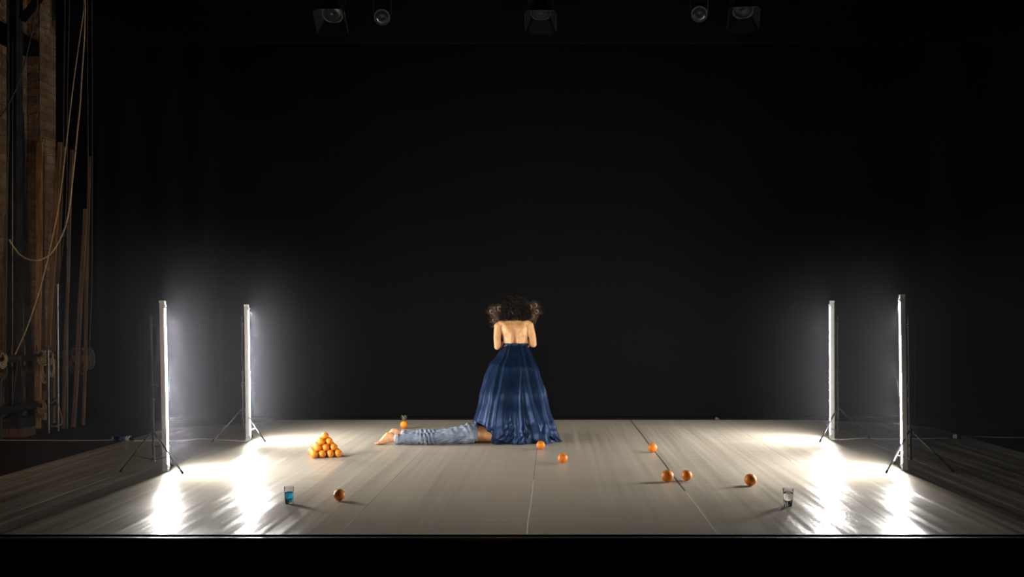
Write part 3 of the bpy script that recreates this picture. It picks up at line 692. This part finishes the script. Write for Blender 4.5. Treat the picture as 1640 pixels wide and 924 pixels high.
# little train at the right hem and the waistband
v = []; f = []; 
for k in range(9):
    t = k/8
    for j in range(7): q = j/6; v.append(Vector((SX+.40+.095*t, SY-.22+(q-.5)*.30*(1-.7*t), .004+.055*(1-t)**1.5+.008*math.sin(q*9+t*4)**2)))
for k in range(8):
    for j in range(6): a_ = k*7+j; f.append((a_, a_+1, a_+8, a_+7))
tr = G().add(v, f).build('skirt_train', m_satin, wo); sd = tr.modifiers.new('s', 'SOLIDIFY'); sd.thickness = .003
wb = G(); 
for z in (0,): 
    wb.loft([(Vector((SX, WD, 1.035+.028*k/3)), X_*(.1455-.001*k), Y_*(.099-.001*k)) for k in range(4)], 48, caps=False)
wbo = wb.build('waistband', m_satin, wo); sd = wbo.modifiers.new('s', 'SOLIDIFY'); sd.thickness = .004

# peacock feathers held in front of the performer
def feather(hand, tip, label, sz=1.0, flip=1, seed=0):
    rn = random.Random(seed); tip = Wp(*tip); mid = hand.lerp(tip, .5)+Vector((flip*.02, .03, 0))
    P = spline([hand-Vector((0,0,.12)), hand, mid, tip], 10); t = thing('peacock_feather', label, 'feather', hand, 'peacock feathers held by the performer')
    G().tube(P, [lerp(.0026,.0010,i/(len(P)-1)) for i in range(len(P))], 5).build('quill', m_quill, t)
    g = G(); n = len(P)
    for i in range(9*3, n*3*2-2):
        s = i/(n*6.0)*2; s = min(.999, i/(n*6-2.0)) 
        if s < .30: continue
        fi = s*(n-1); k = int(fi); c = P[k].lerp(P[min(k+1, n-1)], fi-k); tg = (P[min(k+1, n-1)]-P[max(0,k-1)]).normalized()
        for sg in (-1, 1):
            for rep in range(4):
                ln = sz*rn.uniform(.05,.10)*(.6+.4*math.sin(s*PI)); sdv = Vector((sg, rn.uniform(-.4,.4), 0)); sdv = (sdv-tg*sdv.dot(tg)).normalized()
                up_ = rn.uniform(.5, 1.3); e1 = c+(sdv*.7+tg*up_*.5).normalized()*ln*.5; e2 = c+(sdv*.65+tg*up_).normalized()*ln+Vector((0,0,-.004))
                wv = tg*.0011; g.add([c-wv, c+wv, e1+wv*1.2, e1-wv*1.2, e2], [(0,1,2,3),(3,2,4)])
    for k in range(90):                                                             # fan round the tip
        aa = lerp(-1.6, 1.6, rn.random()); ln = sz*rn.uniform(.05,.10); tg = (P[-1]-P[-3]).normalized(); sdv = (X_-tg*tg.x).normalized()
        dr = tg*math.cos(aa)+sdv*math.sin(aa)+Vector((0, rn.uniform(-.2,.2), 0)); c = tip-tg*.02*rn.random(); wv = dr.cross(Y_).normalized()*.0011
        g.add([c-wv, c+wv, c+dr*ln], [(0,1,2)])
    g.build('barbs', m_barb, t, smooth=False)
    tg = (P[-1]-P[-4]).normalized(); rot = Vector((0,0,1)).rotation_difference(tg).to_matrix()
    ec = tip-Y_*.006; es = None
    for (rx, rz, oy, m, nm) in ((.020,.028,0,m_eye1,'eye_ring'), (.0125,.017,-.003,m_eye2,'eye_spot'), (.0065,.008,-.006,m_eye3,'eye_centre')):
        G().ball(ec+Y_*oy, (rx*sz, .002, rz*sz), 16, 8, rot).build(nm, m, t)
fs = [(hL,(785.5,499,.20),'peacock feather held left, topmost outer one with a bronze eye',1.05,-1), (hL,(790,513.5,.16),'peacock feather held left, blue eye beside the shoulder',1.0,-1),
      (hL,(792,522,.14),'peacock feather held left, lowest one close to the upper arm',.8,-1), (hL,(798,494,.20),'peacock feather held left, nearest to the hair',1.1,-1), (hL,(791,495,.24),'peacock feather held left, upright between the outer one and the hair',1.1,-1),
      (hR,(849,491.5,.18),'peacock feather held right, high eye beside the hair',1.05,1), (hR,(846.5,510,.15),'peacock feather held right, low eye just above the shoulder',.95,1),
      (hR,(857,489,.22),'peacock feather held right, tallest one',1.05,1), (hR,(859,499,.20),'peacock feather held right, outermost one',1.05,1), (hR,(853,507,.18),'peacock feather held right, leaning out above the upper arm',1.0,1)]
for i, (h_, tp_, lab, sz_, fp) in enumerate(fs): feather(h_, tp_, lab, sz_, fp, i)

# ------------------------------------------------------------------ lying performer in jeans, head hidden under the skirt
MN, MF, MC = 10.62, 10.90, 10.80                       # depths of near leg, far leg, hips
M0 = fl(745, 708)
man = thing('person', 'barefoot person in rolled faded jeans lying face down, upper body under the skirt', 'person', (M0.x, MC, 0))
def sec(px, yt, yb, d, hd, sh=0):
    a = at(px+sh, yt, d); c = at(px, yb, d); c.z = max(c.z, .004); m_ = (a+c)/2; return (m_, Vector((0, hd, 0)), (a-c)/2)
def shift(s, dx, dd): return (s[0]+Vector((dx, dd, 0)), s[1], s[2])
b = G()
footN = [sec(640,697,707.5,MN,.036), sec(633,695.5,707.8,MN,.034), sec(628,692.5,708,MN,.034,-1), sec(622.5,692,709.5,MN,.032,-3), sec(616,698.5,711.8,MN,.036,-3), sec(610.5,704,713.2,MN,.042,-2), sec(606,707.5,713.6,MN,.044,-1)]
DX = at(645,700,MF).x-at(632,700,MN).x
def addfoot(dx, dd, dz):
    T = Vector((dx, dd, dz)); b.loft([(s[0]+T, s[1], s[2]) for s in footN], 18)
    for i in range(5):
        yy = (-.036,-.016,.002,.018,.033)[i]; r = (.0145,.0115,.011,.0105,.0095)[i]; ln = (.030,.030,.027,.022,.017)[i]
        p = at(606.5,711,MN)+T+Vector((0, yy, 0)); p.z = max(p.z, r+.002)
        b.tube([p+Vector((.012,0,.008)), p+Vector((-ln*.5,0,.001)), p+Vector((-ln,0,-.002))], [r*1.05, r, r*.85], 10); b.ball(p+Vector((-ln,0,-.002)), r*.9, 8, 6)
    b.tube([footN[0][0]+T, footN[0][0]+T+Vector((.2,0,.0)), footN[0][0]+T+Vector((.36,0,0))], [.038,.044,.038], 14)
addfoot(0, 0, 0); addfoot(DX-.03, MF-MN, .012)
# thighs, torso, shoulders, head under the skirt
for D in (MN+.01, MF-.02):
    b.tube([at(675,704,D), Vector((at(710,703,D).x, D, .075)), Vector((at(745,700,MC).x, lerp(D,MC,.35), .09))], [.032,.044,.058], 14)
def tsec(px, zt, hd, zb=.006): p = at(px, 700, MC); return (Vector((p.x, MC+.02, (zt+zb)/2)), Vector((0,hd,0)), Vector((0,0,(zt-zb)/2)))
b.loft([tsec(745,.185,.145), tsec(758,.19,.15), tsec(768,.178,.158), tsec(778,.165,.156), tsec(792,.155,.14), tsec(812,.185,.155), tsec(826,.19,.165), tsec(837,.15,.14), tsec(845,.12,.08), tsec(849,.11,.06)], 24)
hp = at(855,700,MC); b.ball((hp.x, MC+.04, .11), (.10,.076,.09), 18, 12); b.ball((hp.x+.05, MC-.04, .10), (.02,.02,.015), 8, 6)
for s in (-1, 1):
    sh = Vector((at(836,700,MC).x, MC+.05+s*.11, .10)); el_ = sh+Vector((-.08, 0, -.055)); wr = sh+Vector((.05, -s*.03, -.065))
    b.tube([sh, el_, wr], [.042,.036,.025], 12); b.tube([wr, wr+Vector((.05,0,-.008)), wr+Vector((.08,0,-.012))], [.024,.034,.03], 10, flat=.5)
    for i in range(4): q = wr+Vector((.075, (i-1.5)*.018, -.012)); b.tube([q, q+Vector((.05,0,-.008))], [.008,.006], 8)
    b.tube([wr+Vector((.03,-s*.02,-.01)), wr+Vector((.06,-s*.05,-.015))], [.010,.008], 8)
fuse(b, 'body', m_skin2, man, .006, 5)

jn = G()
near = [(634,695.6,711.0,.056),(645,695.4,711.0,.058),(658,694.2,711.2,.060),(672,694.6,711.5,.063),(682,694,712.3,.068),(692,692.6,712.8,.072),(705,691,712.6,.076),(722,688.8,712.6,.083),(738,685.2,712.3,.092),(750,682.2,711.8,.10),(760,681.5,711,.10)]
jn.loft([sec(x, a_, c_, lerp(MN, MN+.07, max(0,(x-700)/60)), hd) for x, a_, c_, hd in near], 22)
def zsec(px, zt, zb, d, hd): p = at(px, 700, d); return (Vector((p.x, d, (zt+zb)/2)), Vector((0,hd,0)), Vector((0,0,(zt-zb)/2)))
jn.loft([zsec(645,.115,.02,MF,.054), zsec(660,.125,.012,MF,.058), zsec(680,.132,.006,MF,.064), zsec(700,.132,.005,MF,.072), zsec(720,.145,.005,MF-.01,.082), zsec(738,.175,.005,MF-.03,.095), zsec(750,.19,.006,MF-.04,.10)], 22)
jn.loft([zsec(728,.14,.02,MC,.12), zsec(738,.178,.01,MC,.165), zsec(748,.205,.006,MC,.178), zsec(756,.208,.006,MC,.175), zsec(762,.20,.008,MC,.165), zsec(765.5,.185,.010,MC,.158)], 26)
def warpJ(c_, n_):
    px = c_.x/c_.y*F+VX
    k = math.exp(-((px-684)/13)**2); k2 = math.exp(-((px-742)/22)**2); top = max(0, n_.z*.5+.6)
    ph = px*.95+c_.z*60*(.35)+3*noise.noise(c_*9)
    r = math.sin(ph)*.0085*k + math.sin(px*.55+c_.z*45+5*noise.noise(c_*7))*.005*k2*top
    r += (abs(noise.noise(Vector((c_.x*9, c_.y*14, c_.z*26))))-.2)*.016+noise.noise(c_*30)*.003
    c_ += n_*r; c_.z = max(c_.z, .003); return c_
jo = fuse(jn, 'jeans', m_denim, man, .006, 4, warpJ); jo['label'] = 'faded blue jeans rolled up at the ankles'
def cuff(x0, x1, d, zt, zb, hd):
    secs = [zsec(lerp(x0, x1, k/3), zt+(.003 if k in (1,2) else 0), zb-(.002 if k in (1,2) else 0), d, hd) for k in range(4)]
    o = G().loft(secs, 24, caps=False).build('cuff', m_denimcuff, jo); sd = o.modifiers.new('s', 'SOLIDIFY'); sd.thickness = .006; o['label'] = 'pale rolled jeans cuff'
cuff(632.3, 639.6, MN, H-(694.8-VY)*MN/F, .008, .0615)
cuff(643, 650, MF, .121, .014, .060)
# back pocket, side seam, waistband
tp0 = zsec(764.5,.187,.008,MC,.160); G().loft([zsec(760.5,.206,.006,MC,.170), zsec(763,.203,.006,MC,.168), zsec(766.3,.190,.008,MC,.162)], 30, caps=False).build('waistband', m_denim, jo).modifiers.new('s', 'SOLIDIFY').thickness = .006

# ------------------------------------------------------------------ thin haze, thickened near the lamps to stand in for lens glow
if GLOW_HAZE > 0:
    hm = bpy.data.materials.new('lens_glow_haze'); hm.use_nodes = True; N = hm.node_tree.nodes; N.clear()
    L = hm.node_tree.links
    vs = N.new('ShaderNodeVolumeScatter'); vs.inputs['Color'].default_value = (.86,.88,1,1); vs.inputs['Anisotropy'].default_value = .2
    tc = N.new('ShaderNodeTexCoord'); sx = N.new('ShaderNodeSeparateXYZ'); L.new(tc.outputs['Object'], sx.inputs[0])
    ab = N.new('ShaderNodeMath'); ab.operation = 'ABSOLUTE'; L.new(sx.outputs[0], ab.inputs[0])
    def mr(src, a, b_, c, d_):
        q = N.new('ShaderNodeMapRange'); q.interpolation_type = 'SMOOTHSTEP'; L.new(src, q.inputs['Value'])
        for n_, v_ in (('From Min', a), ('From Max', b_), ('To Min', c), ('To Max', d_)): q.inputs[n_].default_value = v_
        return q.outputs[0]
    m1 = N.new('ShaderNodeMath'); m1.operation = 'MULTIPLY'; L.new(mr(ab.outputs[0], 1.8, 3.4, .06, 1), m1.inputs[0]); L.new(mr(sx.outputs[2], 1.2, 2.4, GLOW_HAZE, GLOW_HAZE*.1), m1.inputs[1])
    gs = N.new('ShaderNodeMath'); gs.operation = 'COMPARE'; df = N.new('ShaderNodeMath'); df.operation = 'SUBTRACT'; df.inputs[1].default_value = 3.4; L.new(ab.outputs[0], df.inputs[0])
    da = N.new('ShaderNodeMath'); da.operation = 'ABSOLUTE'; L.new(df.outputs[0], da.inputs[0]); N.remove(gs)
    ms = N.new('ShaderNodeMath'); ms.operation = 'MULTIPLY_ADD'; L.new(mr(da.outputs[0], 0, .45, 5, .7), ms.inputs[0]); L.new(m1.outputs[0], ms.inputs[1]); ms.inputs[2].default_value = 0; m1 = ms
    L.new(m1.outputs[0], vs.inputs['Density'])
    mo = N.new('ShaderNodeOutputMaterial'); L.new(vs.outputs[0], mo.inputs['Volume'])
    ho = G().box((-5.9, FRONT+.1, -.05), (6.5, 12.6, 3.6)).build('lamp_glow_haze', hm, smooth=False)
    tag(ho, 'thin pale haze thickened around the tube lights to imitate lens glow', 'haze', kind='stuff')
